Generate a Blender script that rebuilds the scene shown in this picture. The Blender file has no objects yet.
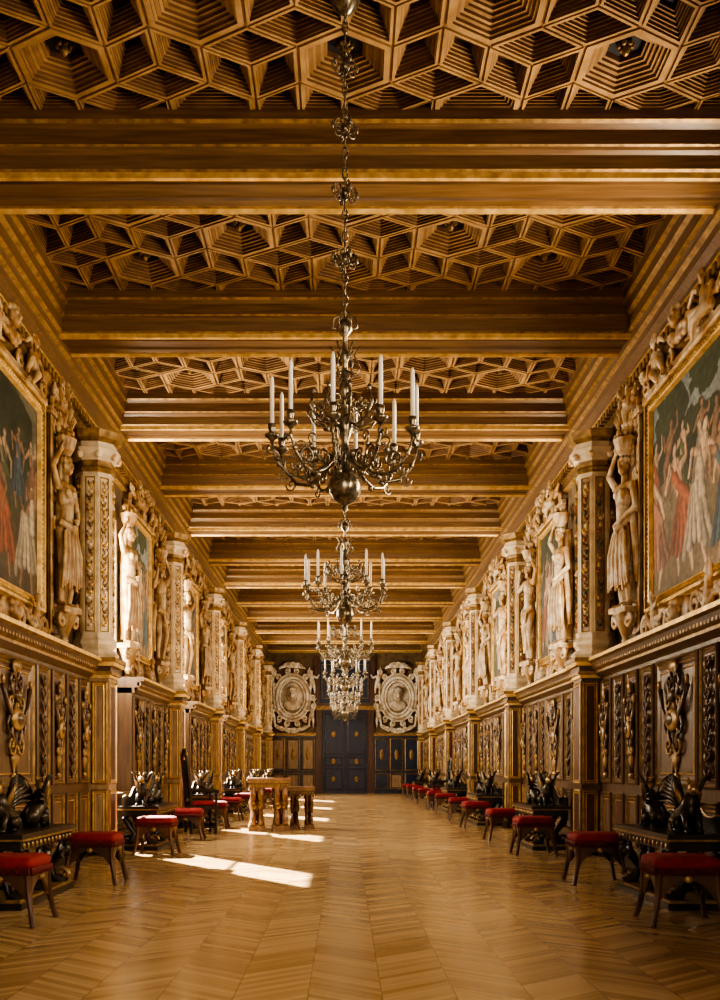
import bpy, math, random
import numpy as np
from mathutils import Vector, Matrix
random.seed(7); np.random.seed(7)
scene = bpy.context.scene
COL = scene.collection
pi = math.pi

# ------------------------------------------------------------------ materials
MATS = {}
def new_mat(name):
    m = bpy.data.materials.new(name); m.use_nodes = True
    nt = m.node_tree; b = nt.nodes['Principled BSDF']
    MATS[name] = m
    return m, nt, b
def mat_noise(name, c1, c2, rough=.5, metal=0., scale=6., stretch=(1,1,1), bump=.0, bscale=40., detail=5.):
    m, nt, b = new_mat(name)
    tc = nt.nodes.new('ShaderNodeTexCoord'); mp = nt.nodes.new('ShaderNodeMapping')
    mp.inputs['Scale'].default_value = stretch
    nt.links.new(tc.outputs['Object'], mp.inputs['Vector'])
    n = nt.nodes.new('ShaderNodeTexNoise'); n.inputs['Scale'].default_value = scale; n.inputs['Detail'].default_value = detail
    nt.links.new(mp.outputs[0], n.inputs['Vector'])
    r = nt.nodes.new('ShaderNodeValToRGB')
    r.color_ramp.elements[0].position = .32; r.color_ramp.elements[1].position = .68
    r.color_ramp.elements[0].color = (*c1, 1); r.color_ramp.elements[1].color = (*c2, 1)
    nt.links.new(n.outputs['Fac'], r.inputs[0]); nt.links.new(r.outputs[0], b.inputs['Base Color'])
    b.inputs['Roughness'].default_value = rough; b.inputs['Metallic'].default_value = metal
    if bump > 0:
        n2 = nt.nodes.new('ShaderNodeTexNoise'); n2.inputs['Scale'].default_value = bscale
        nt.links.new(tc.outputs['Object'], n2.inputs['Vector'])
        bp = nt.nodes.new('ShaderNodeBump'); bp.inputs['Strength'].default_value = bump; bp.inputs['Distance'].default_value = .01
        nt.links.new(n2.outputs['Fac'], bp.inputs['Height']); nt.links.new(bp.outputs[0], b.inputs['Normal'])
    return m
mat_noise('beam_wood', (.105,.055,.024), (.185,.105,.048), .36, 0, 4, (.5,9,9))
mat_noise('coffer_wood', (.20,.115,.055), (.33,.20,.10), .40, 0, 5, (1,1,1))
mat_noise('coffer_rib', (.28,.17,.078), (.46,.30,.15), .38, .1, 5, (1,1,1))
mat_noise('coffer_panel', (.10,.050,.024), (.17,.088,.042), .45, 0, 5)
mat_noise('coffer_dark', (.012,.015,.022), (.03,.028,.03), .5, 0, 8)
mat_noise('gilt', (.52,.33,.11), (.88,.63,.27), .32, .45, 9, (1,1,1), .2, 60)
mat_noise('gilt_old', (.16,.092,.034), (.38,.24,.095), .38, .35, 12, (1,1,1), .25, 70)
mat_noise('wainscot_wood', (.062,.033,.016), (.120,.066,.031), .34, 0, 3, (6,6,.8))
mat_noise('wainscot_panel', (.090,.052,.026), (.165,.100,.052), .36, 0, 4, (5,5,.8))
mat_noise('pedestal_wood', (.24,.155,.085), (.40,.28,.165), .40, 0, 4, (5,5,.8))
mat_noise('wainscot_red', (.060,.023,.013), (.115,.048,.026), .36, 0, 4, (5,5,.8))
mat_noise('walnut_dark', (.010,.007,.005), (.032,.020,.012), .32, 0, 8)
mat_noise('stool_wood', (.055,.024,.012), (.12,.055,.024), .36, 0, 8)
mat_noise('bronze_dark', (.018,.013,.008), (.065,.045,.024), .38, .4, 10)
mat_noise('chandelier_metal', (.08,.066,.048), (.42,.36,.26), .28, .75, 34)
mat_noise('candle_wax', (.84,.80,.70), (.94,.91,.84), .5)
mat_noise('velvet_red', (.15,.007,.009), (.26,.016,.018), .8, 0, 14)
mat_noise('fringe_red', (.07,.006,.006), (.16,.02,.015), .85, 0, 40)
mat_noise('wall_ochre', (.09,.056,.026), (.21,.14,.068), .6, 0, 5, (1,1,1), .5, 25)
mat_noise('plaster_plain', (.40,.32,.22), (.5,.41,.29), .8)
mat_noise('navy_paint', (.012,.018,.042), (.024,.034,.072), .34, 0, 5)
mat_noise('table_wood', (.13,.060,.028), (.27,.145,.066), .42, 0, 9)
mat_noise('leaf_green', (.04,.06,.03), (.12,.13,.06), .5, .1, 20)
mat_noise('fruit_red', (.28,.07,.04), (.42,.18,.07), .5, 0, 20)
mat_noise('marble_cream', (.46,.35,.22), (.76,.64,.46), .4, 0, 5)

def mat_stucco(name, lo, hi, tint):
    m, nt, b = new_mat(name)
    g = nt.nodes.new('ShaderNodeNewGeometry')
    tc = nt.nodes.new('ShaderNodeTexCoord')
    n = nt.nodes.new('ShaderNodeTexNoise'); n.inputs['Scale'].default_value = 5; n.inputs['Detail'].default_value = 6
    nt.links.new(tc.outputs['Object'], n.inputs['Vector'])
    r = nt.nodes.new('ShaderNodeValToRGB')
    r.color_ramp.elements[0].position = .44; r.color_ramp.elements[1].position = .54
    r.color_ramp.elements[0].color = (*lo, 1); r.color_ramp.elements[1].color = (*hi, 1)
    nt.links.new(g.outputs['Pointiness'], r.inputs[0])  # crevices darkened: dirt plus occlusion shade put into the colour
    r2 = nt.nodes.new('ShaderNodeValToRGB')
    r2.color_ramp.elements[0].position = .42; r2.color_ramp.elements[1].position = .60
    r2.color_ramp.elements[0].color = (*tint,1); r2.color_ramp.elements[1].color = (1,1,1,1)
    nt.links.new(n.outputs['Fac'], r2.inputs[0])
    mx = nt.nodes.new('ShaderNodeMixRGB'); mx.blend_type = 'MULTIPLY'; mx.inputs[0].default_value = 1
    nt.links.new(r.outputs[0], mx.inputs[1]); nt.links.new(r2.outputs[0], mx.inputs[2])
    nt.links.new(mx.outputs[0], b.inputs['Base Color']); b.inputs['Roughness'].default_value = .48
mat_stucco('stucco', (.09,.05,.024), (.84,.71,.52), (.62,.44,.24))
mat_stucco('stucco_gold', (.07,.04,.018), (.58,.42,.23), (.6,.44,.26))  # darker stucco for the left wall, its backlit dimness put into the colour
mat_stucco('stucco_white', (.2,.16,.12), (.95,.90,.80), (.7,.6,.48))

def mat_paint():
    m, nt, b = new_mat('fresco_paint')
    a = nt.nodes.new('ShaderNodeVertexColor'); a.layer_name = 'Col'
    tc = nt.nodes.new('ShaderNodeTexCoord')
    n = nt.nodes.new('ShaderNodeTexNoise'); n.inputs['Scale'].default_value = 14; n.inputs['Detail'].default_value = 8
    nt.links.new(tc.outputs['Object'], n.inputs['Vector'])
    r = nt.nodes.new('ShaderNodeValToRGB'); r.color_ramp.elements[0].position=.3; r.color_ramp.elements[1].position=.7
    r.color_ramp.elements[0].color=(.58,.53,.48,1); r.color_ramp.elements[1].color=(1.1,1.05,1,1)
    nt.links.new(n.outputs['Fac'], r.inputs[0])
    mx = nt.nodes.new('ShaderNodeMixRGB'); mx.blend_type='MULTIPLY'; mx.inputs[0].default_value=1
    nt.links.new(a.outputs['Color'], mx.inputs[1]); nt.links.new(r.outputs[0], mx.inputs[2])
    nt.links.new(mx.outputs[0], b.inputs['Base Color']); b.inputs['Roughness'].default_value=.6
mat_paint()

def mat_floor():
    m, nt, b = new_mat('parquet')
    L = nt.links.new
    def M(op, a, bb=None, c=None):
        n = nt.nodes.new('ShaderNodeMath'); n.operation = op
        for i, v in enumerate((a, bb, c)):
            if v is None: continue
            if isinstance(v, (int, float)): n.inputs[i].default_value = v
            else: L(v, n.inputs[i])
        return n.outputs[0]
    tc = nt.nodes.new('ShaderNodeTexCoord'); sp = nt.nodes.new('ShaderNodeSeparateXYZ')
    L(tc.outputs['Object'], sp.inputs[0]); x, y = M('ADD', sp.outputs[0], .17), sp.outputs[1]
    cw = .34
    u = M('DIVIDE', x, cw); col = M('FLOOR', u)
    tri = M('PINGPONG', x, cw)
    v = M('DIVIDE', M('ADD', y, M('MULTIPLY', tri, .85)), .066)
    idx = M('FLOOR', v); fr = M('FRACT', v); fu = M('FRACT', u)
    cb = nt.nodes.new('ShaderNodeCombineXYZ'); L(idx, cb.inputs[0]); L(col, cb.inputs[1])
    wn = nt.nodes.new('ShaderNodeTexWhiteNoise'); wn.noise_dimensions = '3D'; L(cb.outputs[0], wn.inputs['Vector'])
    ns = nt.nodes.new('ShaderNodeTexNoise'); ns.inputs['Scale'].default_value = 1.0; ns.inputs['Detail'].default_value = 5
    cb2 = nt.nodes.new('ShaderNodeCombineXYZ'); L(M('MULTIPLY', x, 5.), cb2.inputs[0]); L(M('MULTIPLY', v, 1.6), cb2.inputs[1]); L(M('MULTIPLY', wn.outputs['Value'], 9.), cb2.inputs[2])
    L(cb2.outputs[0], ns.inputs['Vector'])
    f = M('ADD', M('MULTIPLY', wn.outputs['Value'], .62), M('MULTIPLY', ns.outputs['Fac'], .42))
    r = nt.nodes.new('ShaderNodeValToRGB')
    r.color_ramp.elements[0].position=.0; r.color_ramp.elements[1].position=1.
    r.color_ramp.elements[0].color=(.26,.155,.068,1); r.color_ramp.elements[1].color=(.52,.37,.20,1)
    L(f, r.inputs[0])
    seam = M('MAXIMUM', M('LESS_THAN', fr, .05), M('MAXIMUM', M('LESS_THAN', fu, .010), M('GREATER_THAN', fu, .990)))
    mx = nt.nodes.new('ShaderNodeMixRGB'); mx.inputs[2].default_value=(.13,.075,.032,1)
    L(M('MULTIPLY', seam, .5), mx.inputs[0]); L(r.outputs[0], mx.inputs[1]); L(mx.outputs[0], b.inputs['Base Color'])
    L(M('ADD', M('MULTIPLY', wn.outputs['Value'], .10), .15), b.inputs['Roughness'])
    bp = nt.nodes.new('ShaderNodeBump'); bp.inputs['Strength'].default_value=.12; bp.inputs['Distance'].default_value=.003
    L(M('ADD', wn.outputs['Value'], M('MULTIPLY', seam, -1.)), bp.inputs['Height']); L(bp.outputs[0], b.inputs['Normal'])
mat_floor()

# ------------------------------------------------------------------ mesh builder
def V(*a): return Vector(a)
class MB:
    def __init__(s): s.v=[]; s.f=[]; s.m=[]; s.names=[]
    def mi(s, n):
        if n not in s.names: s.names.append(n)
        return s.names.index(n)
    def face(s, pts, mat):
        b=len(s.v); s.v += [tuple(p) for p in pts]; s.f.append(tuple(range(b,b+len(pts)))); s.m.append(s.mi(mat))
    def box(s, lo, hi, mat):
        x0,y0,z0=lo; x1,y1,z1=hi; b=len(s.v); k=s.mi(mat)
        s.v += [(x0,y0,z0),(x1,y0,z0),(x1,y1,z0),(x0,y1,z0),(x0,y0,z1),(x1,y0,z1),(x1,y1,z1),(x0,y1,z1)]
        for q in ((0,3,2,1),(4,5,6,7),(0,1,5,4),(1,2,6,5),(2,3,7,6),(3,0,4,7)):
            s.f.append(tuple(b+i for i in q)); s.m.append(k)
    def rings(s, rings, mats, closed=True, cap0=False, cap1=False):
        n=len(rings[0]); b=len(s.v)
        for r in rings: s.v += [tuple(p) for p in r]
        for j in range(len(rings)-1):
            k=s.mi(mats[j] if isinstance(mats,(list,tuple)) else mats)
            for i in range(n if closed else n-1):
                i2=(i+1)%n
                s.f.append((b+j*n+i,b+j*n+i2,b+(j+1)*n+i2,b+(j+1)*n+i)); s.m.append(k)
        if cap0: s.f.append(tuple(b+i for i in reversed(range(n)))); s.m.append(s.mi(mats[0] if isinstance(mats,(list,tuple)) else mats))
        if cap1:
            o=b+(len(rings)-1)*n; s.f.append(tuple(o+i for i in range(n))); s.m.append(s.mi(mats[-1] if isinstance(mats,(list,tuple)) else mats))
    def panel(s, o, u, v, w, h, steps, center):
        o=Vector(o); u=Vector(u); v=Vector(v); n=u.cross(v)
        def ring(i, z): return [o+u*i+v*i+n*z, o+u*(w-i)+v*i+n*z, o+u*(w-i)+v*(h-i)+n*z, o+u*i+v*(h-i)+n*z]
        R=[ring(0,0)]; m=[]
        for (i,z,mt) in steps: R.append(ring(i,z)); m.append(mt)
        m.append(center)
        s.rings(R, m, True, False, False)
        s.face(R[-1], center)
    def sphere(s, c, r, mat, R=None, seg=12, rg=8):
        if isinstance(r,(int,float)): r=(r,r,r)
        c=Vector(c); rings=[]
        b=len(s.v); k=s.mi(mat)
        for j in range(1,rg):
            t=pi*j/rg
            for i in range(seg):
                a=2*pi*i/seg
                p=Vector((r[0]*math.sin(t)*math.cos(a), r[1]*math.sin(t)*math.sin(a), -r[2]*math.cos(t)))
                if R is not None: p=R@p
                s.v.append(tuple(c+p))
        p0=Vector((0,0,-r[2])); p1=Vector((0,0,r[2]))
        if R is not None: p0=R@p0; p1=R@p1
        s.v.append(tuple(c+p0)); s.v.append(tuple(c+p1)); B=b+(rg-1)*seg; T=B+1
        for i in range(seg):
            i2=(i+1)%seg
            s.f.append((B,b+i2,b+i)); s.m.append(k)
            s.f.append((T,b+(rg-2)*seg+i,b+(rg-2)*seg+i2)); s.m.append(k)
            for j in range(rg-2):
                s.f.append((b+j*seg+i,b+j*seg+i2,b+(j+1)*seg+i2,b+(j+1)*seg+i)); s.m.append(k)
    def tube(s, pts, rad, mat, seg=6, flat=1.):
        pts=[Vector(p) for p in pts]; n=len(pts)
        if isinstance(rad,(int,float)): rad=[rad]*n
        R=[]
        t0=(pts[1]-pts[0]).normalized(); a=t0.orthogonal().normalized()
        for i in range(n):
            t=(pts[min(i+1,n-1)]-pts[max(i-1,0)])
            t = t.normalized() if t.length>1e-9 else t0
            a=(a-t*a.dot(t)); a = a.normalized() if a.length>1e-6 else t.orthogonal().normalized()
            c=t.cross(a)
            R.append([pts[i]+(a*math.cos(2*pi*k/seg)+c*math.sin(2*pi*k/seg)*flat)*rad[i] for k in range(seg)])
        s.rings(R, mat, True, True, True)
    def limb(s, p0, p1, r0, r1, mat):
        s.tube([p0,p1],[r0,r1],mat,12); s.sphere(p0,r0,mat,None,12,8); s.sphere(p1,r1,mat,None,12,8)
    def lathe(s, prof, mat, c=(0,0,0), seg=16, rot=0., cap=True, sq=(1,1)):
        R=[[Vector((c[0]+r*math.cos(2*pi*k/seg+rot)*sq[0], c[1]+r*math.sin(2*pi*k/seg+rot)*sq[1], c[2]+z)) for k in range(seg)] for r,z in prof]
        s.rings(R, mat, True, cap, cap)
    def mesh(s, name, smooth=False):
        me=bpy.data.meshes.new(name); me.from_pydata(s.v,[],s.f)
        for n in s.names: me.materials.append(MATS[n])
        me.polygons.foreach_set('material_index', s.m)
        me.polygons.foreach_set('use_smooth',[smooth]*len(s.f))
        me.update(); return me
    def obj(s, name, smooth=False, parent=None, loc=(0,0,0), rot=0.):
        return place(s.mesh(name,smooth), name, loc, rot, parent)
def place(me, name, loc=(0,0,0), rot=0., parent=None, scale=1.):
    o=bpy.data.objects.new(name, me); COL.objects.link(o); o.location=loc; o.rotation_euler=(0,0,rot)
    o.scale = (scale,)*3 if isinstance(scale,(int,float)) else scale
    if parent: o.parent=parent
    return o
def empty(name, loc=(0,0,0), rot=0.):
    o=bpy.data.objects.new(name,None); COL.objects.link(o); o.location=loc; o.rotation_euler=(0,0,rot); o.empty_display_size=.2; return o
def remesh(mb, name, voxel, mat, smooth=2):
    me=mb.mesh(name+'_src'); o=bpy.data.objects.new('tmp',me); COL.objects.link(o)
    r=o.modifiers.new('r','REMESH'); r.mode='VOXEL'; r.voxel_size=voxel
    if smooth:
        sm=o.modifiers.new('s','SMOOTH'); sm.iterations=smooth; sm.factor=.5
    dg=bpy.context.evaluated_depsgraph_get(); dg.update()
    m2=bpy.data.meshes.new_from_object(o.evaluated_get(dg)); m2.name=name
    bpy.data.objects.remove(o); bpy.data.meshes.remove(me)
    m2.materials.clear(); m2.materials.append(MATS[mat])
    m2.polygons.foreach_set('material_index',[0]*len(m2.polygons))
    m2.polygons.foreach_set('use_smooth',[True]*len(m2.polygons)); m2.update()
    return m2
def spiral(c, r0, r1, a0, turns, n=14, ax=0):
    out=[]
    for i in range(n):
        t=i/(n-1); a=a0+turns*2*pi*t; r=r0+(r1-r0)*t
        out.append(Vector(c)+Vector((math.cos(a)*r,0,math.sin(a)*r)))
    return out

# ------------------------------------------------------------------ room constants
W=3.3; Y0=-4.0; Y1=42.0; HE=1.05
PIERS=[-4+5.5*i for i in range(0,9)]
PIERS=[p for p in PIERS if p<41]
ZB=5.62; ZC=6.05
def win(side,p):
    if p>39 or p<0: return None
    if p<8:
        return None if side<0 else (p+.5,p+1.6,2.42,4.6)
    return (p+.5,p+2.5,.7,4.6) if side<0 else (p+.5,p+2.1,2.42,4.6)  # right-wall openings are added to carry fill light
# ------------------------------------------------------------------ shell
m=MB(); m.box((-3.7,Y0-.3,-.1),(3.7,Y1+.3,0),'parquet'); m.obj('floor')
for side,nm in ((-1,'wall_left'),(1,'wall_right')):
    m=MB()
    def bx(ya,yb,za,zb):
        xs=sorted((side*W,side*(W+.22))); m.box((xs[0],ya,za),(xs[1],yb,zb),'wall_ochre')
    y=Y0
    for p in PIERS:
        q=win(side,p)
        if not q: continue
        a,b,z0,z1=q
        bx(y,a,0,6.4); bx(a,b,0,z0); bx(a,b,z1,6.4); y=b
    bx(y,Y1,0,6.4)
    m.obj(nm)
m=MB(); m.box((-3.6,Y1,0),(3.6,Y1+.3,6.4),'wall_ochre'); m.obj('wall_back')
m=MB(); 
for lo,hi in (((-3.6,Y0-.3,0),(-2.2,Y0,6.4)),((2.2,Y0-.3,0),(3.6,Y0,6.4)),((-2.2,Y0-.3,0),(2.2,Y0,1.0)),((-2.2,Y0-.3,5.0),(2.2,Y0,6.4))): m.box(lo,hi,'plaster_plain')
m.obj('wall_front')
m=MB()
for xx in (-2.2,-1.1,-.03,1.04,2.14): m.box((xx,Y0-.2,1.0),(xx+.06,Y0-.14,5.0),'wainscot_wood')
for zz in (1.0,2.3,3.6,4.94): m.box((-2.2,Y0-.19,zz),(2.2,Y0-.15,zz+.06),'wainscot_wood')
m.obj('window_1'); wi=2  # added unseen window behind the camera, for frontal fill
for side in (-1,1):
    for p in PIERS:
        q=win(side,p)
        if not q: continue
        a,b,z0,z1=q
        m=MB(); x=side*(W+.17)
        for yy in (a,(a+b)/2-.3,b-.05): m.box((x-.015,yy,z0),(x+.015,yy+.04,z1),'wainscot_wood')
        for t in range(4): 
            zz=z0+(z1-z0-.04)*t/3; m.box((x-.015,a,zz),(x+.015,b,zz+.04),'wainscot_wood')
        m.obj('window_%d'%wi); wi+=1  # right-wall ones are added, unseen, to hold the fill lamps

# ------------------------------------------------------------------ ceiling
m=MB()
m.box((-3.6,Y0-.3,ZC+.32),(3.6,Y1+.3,ZC+.45),'coffer_panel')
def clip(poly, a, b, c):
    out=[]
    for i in range(len(poly)):
        p,q=poly[i],poly[(i+1)%len(poly)]
        dp=a*p[0]+b*p[1]-c; dq=a*q[0]+b*q[1]-c
        if dp<=0: out.append(p)
        if (dp<0<dq) or (dq<0<dp):
            t=dp/(dp-dq); out.append((p[0]+(q[0]-p[0])*t,p[1]+(q[1]-p[1])*t))
    return out
def area(poly):
    return abs(sum(poly[i][0]*poly[(i+1)%len(poly)][1]-poly[(i+1)%len(poly)][0]*poly[i][1] for i in range(len(poly))))/2
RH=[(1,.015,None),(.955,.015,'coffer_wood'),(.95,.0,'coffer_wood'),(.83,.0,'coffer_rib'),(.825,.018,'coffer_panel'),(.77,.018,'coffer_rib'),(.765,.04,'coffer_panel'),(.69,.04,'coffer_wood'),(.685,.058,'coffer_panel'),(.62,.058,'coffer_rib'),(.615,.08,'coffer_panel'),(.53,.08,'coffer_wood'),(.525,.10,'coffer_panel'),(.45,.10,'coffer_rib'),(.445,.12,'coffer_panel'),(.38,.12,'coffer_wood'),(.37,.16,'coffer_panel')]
def coffer(poly, kind):
    cx=sum(p[0] for p in poly)/len(poly); cy=sum(p[1] for p in poly)/len(poly)
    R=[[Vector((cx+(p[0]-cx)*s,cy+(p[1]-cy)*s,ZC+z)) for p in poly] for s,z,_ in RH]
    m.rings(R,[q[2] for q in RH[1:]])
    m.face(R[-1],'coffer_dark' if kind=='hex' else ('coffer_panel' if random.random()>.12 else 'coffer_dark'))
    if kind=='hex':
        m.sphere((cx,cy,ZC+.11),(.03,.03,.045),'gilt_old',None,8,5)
        for k in range(6):
            a=k*pi/3; m.sphere((cx+.045*math.cos(a),cy+.045*math.sin(a),ZC+.14),(.02,.02,.025),'gilt_old',None,6,4)
A=.385
def hexes(ya,yb,xa,xb,shift):
    h3=math.sqrt(3)*A
    for j in range(-2,int((yb-ya)/(1.5*A))+3):
        for i in range(-8,9):
            cx=h3*(i+.5*(j%2)); cy=(ya+yb)/2+1.5*A*(j-int((yb-ya)/(3*A)))
            q=i-(j-(j%2))//2; col=(q-j)%3
            pts=[(cx+A*math.cos(pi/6+k*pi/3),cy+A*math.sin(pi/6+k*pi/3)) for k in range(6)]
            polys=[]
            if col==0: polys=[('hex',pts)]
            else:
                o=0 if col==1 else 1
                for k in range(3):
                    a=(2*k+o)%6
                    polys.append(('rh',[(cx,cy),pts[a],pts[(a+1)%6],pts[(a+2)%6]]))
            for kd,P in polys:
                n0=area(P); Q=clip(P,1,0,xb); 
                if len(Q)>2: Q=clip(Q,-1,0,-xa)
                if len(Q)>2: Q=clip(Q,0,1,yb)
                if len(Q)>2: Q=clip(Q,0,-1,-ya)
                if len(Q)<3 or area(Q)<.004: continue
                coffer(Q, kd if area(Q)>.9*n0 else 'rh')
BE=[8.07+3.0*k for k in range(-4,12)]
edges=[]
prev=Y0
for b in BE:
    edges.append((prev, b-.14)); prev=b+.67
edges.append((prev,Y1))
for i,(a,b) in enumerate(edges):
    if b-a>.3 and b>2: hexes(a,b,-2.93,2.93,i)
m.obj('ceiling')
prof=[(-.16,6.08,None),(-.16,5.98,'beam_wood'),(-.13,5.965,'gilt_old'),(-.09,5.94,'beam_wood'),(-.09,5.83,'beam_wood'),(-.075,5.82,'gilt_old'),(-.06,5.80,'beam_wood'),(-.03,5.78,'beam_wood'),(-.02,5.68,'beam_wood'),(0,5.665,'gilt_old'),(0,5.62,'gilt'),
 (.03,5.612,'gilt'),(.05,5.64,'gilt_old'),(.10,5.645,'beam_wood'),(.11,5.63,'beam_wood'),(.20,5.63,'beam_wood'),(.21,5.65,'beam_wood'),(.33,5.65,'beam_wood'),(.34,5.63,'beam_wood'),(.42,5.63,'beam_wood'),(.43,5.645,'beam_wood'),(.48,5.64,'gilt_old'),(.50,5.612,'gilt'),
 (.53,5.62,'gilt'),(.53,5.665,'gilt_old'),(.55,5.68,'beam_wood'),(.56,5.78,'beam_wood'),(.59,5.80,'gilt_old'),(.62,5.83,'beam_wood'),(.62,5.94,'beam_wood'),(.66,5.965,'gilt_old'),(.69,5.98,'gilt_old'),(.69,6.08,'beam_wood')]
bm_=MB()
R=[[V(x,p[0],p[1]) for x in (-3.28,3.28)] for p in prof]
bm_.rings(R,[p[2] for p in prof[1:]],closed=False)
beam_me=bm_.mesh('ceiling_beam')
for b in BE: place(beam_me,'ceiling_beam',(0,b,0))
cp=[(3.3,5.13,None),(3.24,5.15,'gilt'),(3.24,5.22,'beam_wood'),(3.20,5.24,'gilt_old'),(3.20,5.34,'beam_wood'),(3.14,5.37,'gilt'),(3.14,5.42,'beam_wood'),(3.08,5.47,'beam_wood'),(3.08,5.55,'beam_wood'),(3.04,5.58,'gilt_old'),(3.04,5.66,'beam_wood'),(3.00,5.68,'gilt_old'),(3.00,5.80,'beam_wood'),(2.96,5.83,'gilt_old'),(2.96,5.93,'beam_wood'),(2.92,5.95,'gilt_old'),(2.92,6.08,'beam_wood')]
for side,nm in ((-1,'left'),(1,'right')):
    m=MB(); m.rings([[V(side*p[0],Y0,p[1]),V(side*p[0],Y1,p[1])] for p in cp],[p[2] for p in cp[1:]],closed=False)
    y=4.
    while y<Y1-.1:
        xs=sorted((side*3.13,side*3.21)); m.box((xs[0],y,5.25),(xs[1],y+.07,5.335),'gilt_old'); y+=.13
    m.obj('trim_1' if side<0 else 'trim_2')

# ------------------------------------------------------------------ wainscot
def relief_trophy(h, w, matA, matB):
    m=MB()
    m.tube([(0,0,0),(0,-.01,h*.3),(0,-.01,h*.7),(0,0,h)],[.03,.018,.018,.012],matA,6)
    m.lathe([(.01,0),(.09,.01),(.09,.04),(.03,.07),(.07,.14),(.10,.2),(.05,.26),(.07,.28)],matB,(0,0,0),10,0,True,(w*1.2,.35))
    for sgn in (-1,1):
        for k,(z,r) in enumerate(((.30,.12),(.46,.15),(.66,.13),(.84,.1))):
            pts=spiral((sgn*r*w*1.15,-.015,h*z),r*w*.95,.015,pi if sgn>0 else 0,sgn*-1.25 if k%2 else sgn*1.25,12)
            m.tube(pts,[.017]*6+[.014]*4+[.02,.022],matA if k%2 else matB,5)
        for z,l in ((.36,.2),(.56,.26),(.74,.2),(.92,.14)):
            for t in (0,.35,.7):
                c=Vector((sgn*l*w*.55*(1+t*.3),-.02,h*(z+t*.05)))
                m.sphere(c,(.022,.018,l*w*.42),matB if t==.35 else matA,Matrix.Rotation(sgn*(.9-t),3,'Y'),8,5)
        m.tube([(0,-.02,h*.42),(sgn*w*.3,-.03,h*.62),(sgn*w*.42,-.02,h*.80)],[.012,.018,.026],matA,6)
        m.sphere((sgn*w*.43,-.025,h*.84),(.03,.02,.045),matB,None,8,6)
    m.sphere((0,-.03,h*.52),(w*.20,.035,h*.10),matB,None,12,8)
    m.sphere((0,-.05,h*.52),(w*.11,.03,h*.055),matA,None,12,8)
    m.sphere((0,-.03,h*.72),(w*.10,.04,.06),matA,None,10,7)
    m.sphere((0,-.02,h*.98),(w*.13,.03,.06),matB,None,10,7)
    return m.mesh('carved_trophy',True)
def relief_narrow(h, matA, matB, w=.09):
    m=MB(); m.tube([(0,0,0),(0,-.012,h/2),(0,0,h)],[.012,.012,.008],matA,5)
    n=int(h/.12)
    for i in range(n):
        z=(i+.5)*h/n
        for s in (-1,1):
            m.sphere((s*w*.5,-.012,z),(.016,.016,.055),matA if i%2 else matB,Matrix.Rotation(s*.75,3,'Y'),7,5)
            m.tube(spiral((s*w*.55,-.01,z+.04),w*.35,.008,pi if s>0 else 0,-s*1.1,8),.008,matB,4)
        if i%3==1: m.sphere((0,-.02,z),(.035,.025,.045),matB,None,8,6)
    return m.mesh('carved_arabesque',True)
trophy_me=relief_trophy(1.08,.95,'wainscot_wood','gilt_old')
trophy_s=relief_trophy(1.0,.42,'wainscot_panel','gilt_old')
narrow_me=relief_narrow(1.05,'wainscot_wood','wainscot_panel')
WX=3.08
def mould(center='wainscot_panel', k=1.):
    return [(.0,.015,'wainscot_wood'),(.02*k,.03,'wainscot_panel'),(.032*k,.008,'gilt_old'),(.050*k,.0,'wainscot_wood'),(.065*k,.012,'gilt_old'),(.085*k,.002,'wainscot_wood'),(.10*k,.002,'wainscot_red'),(.108*k,.008,'gilt'),(.116*k,.0,'gilt_old')],center
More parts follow.
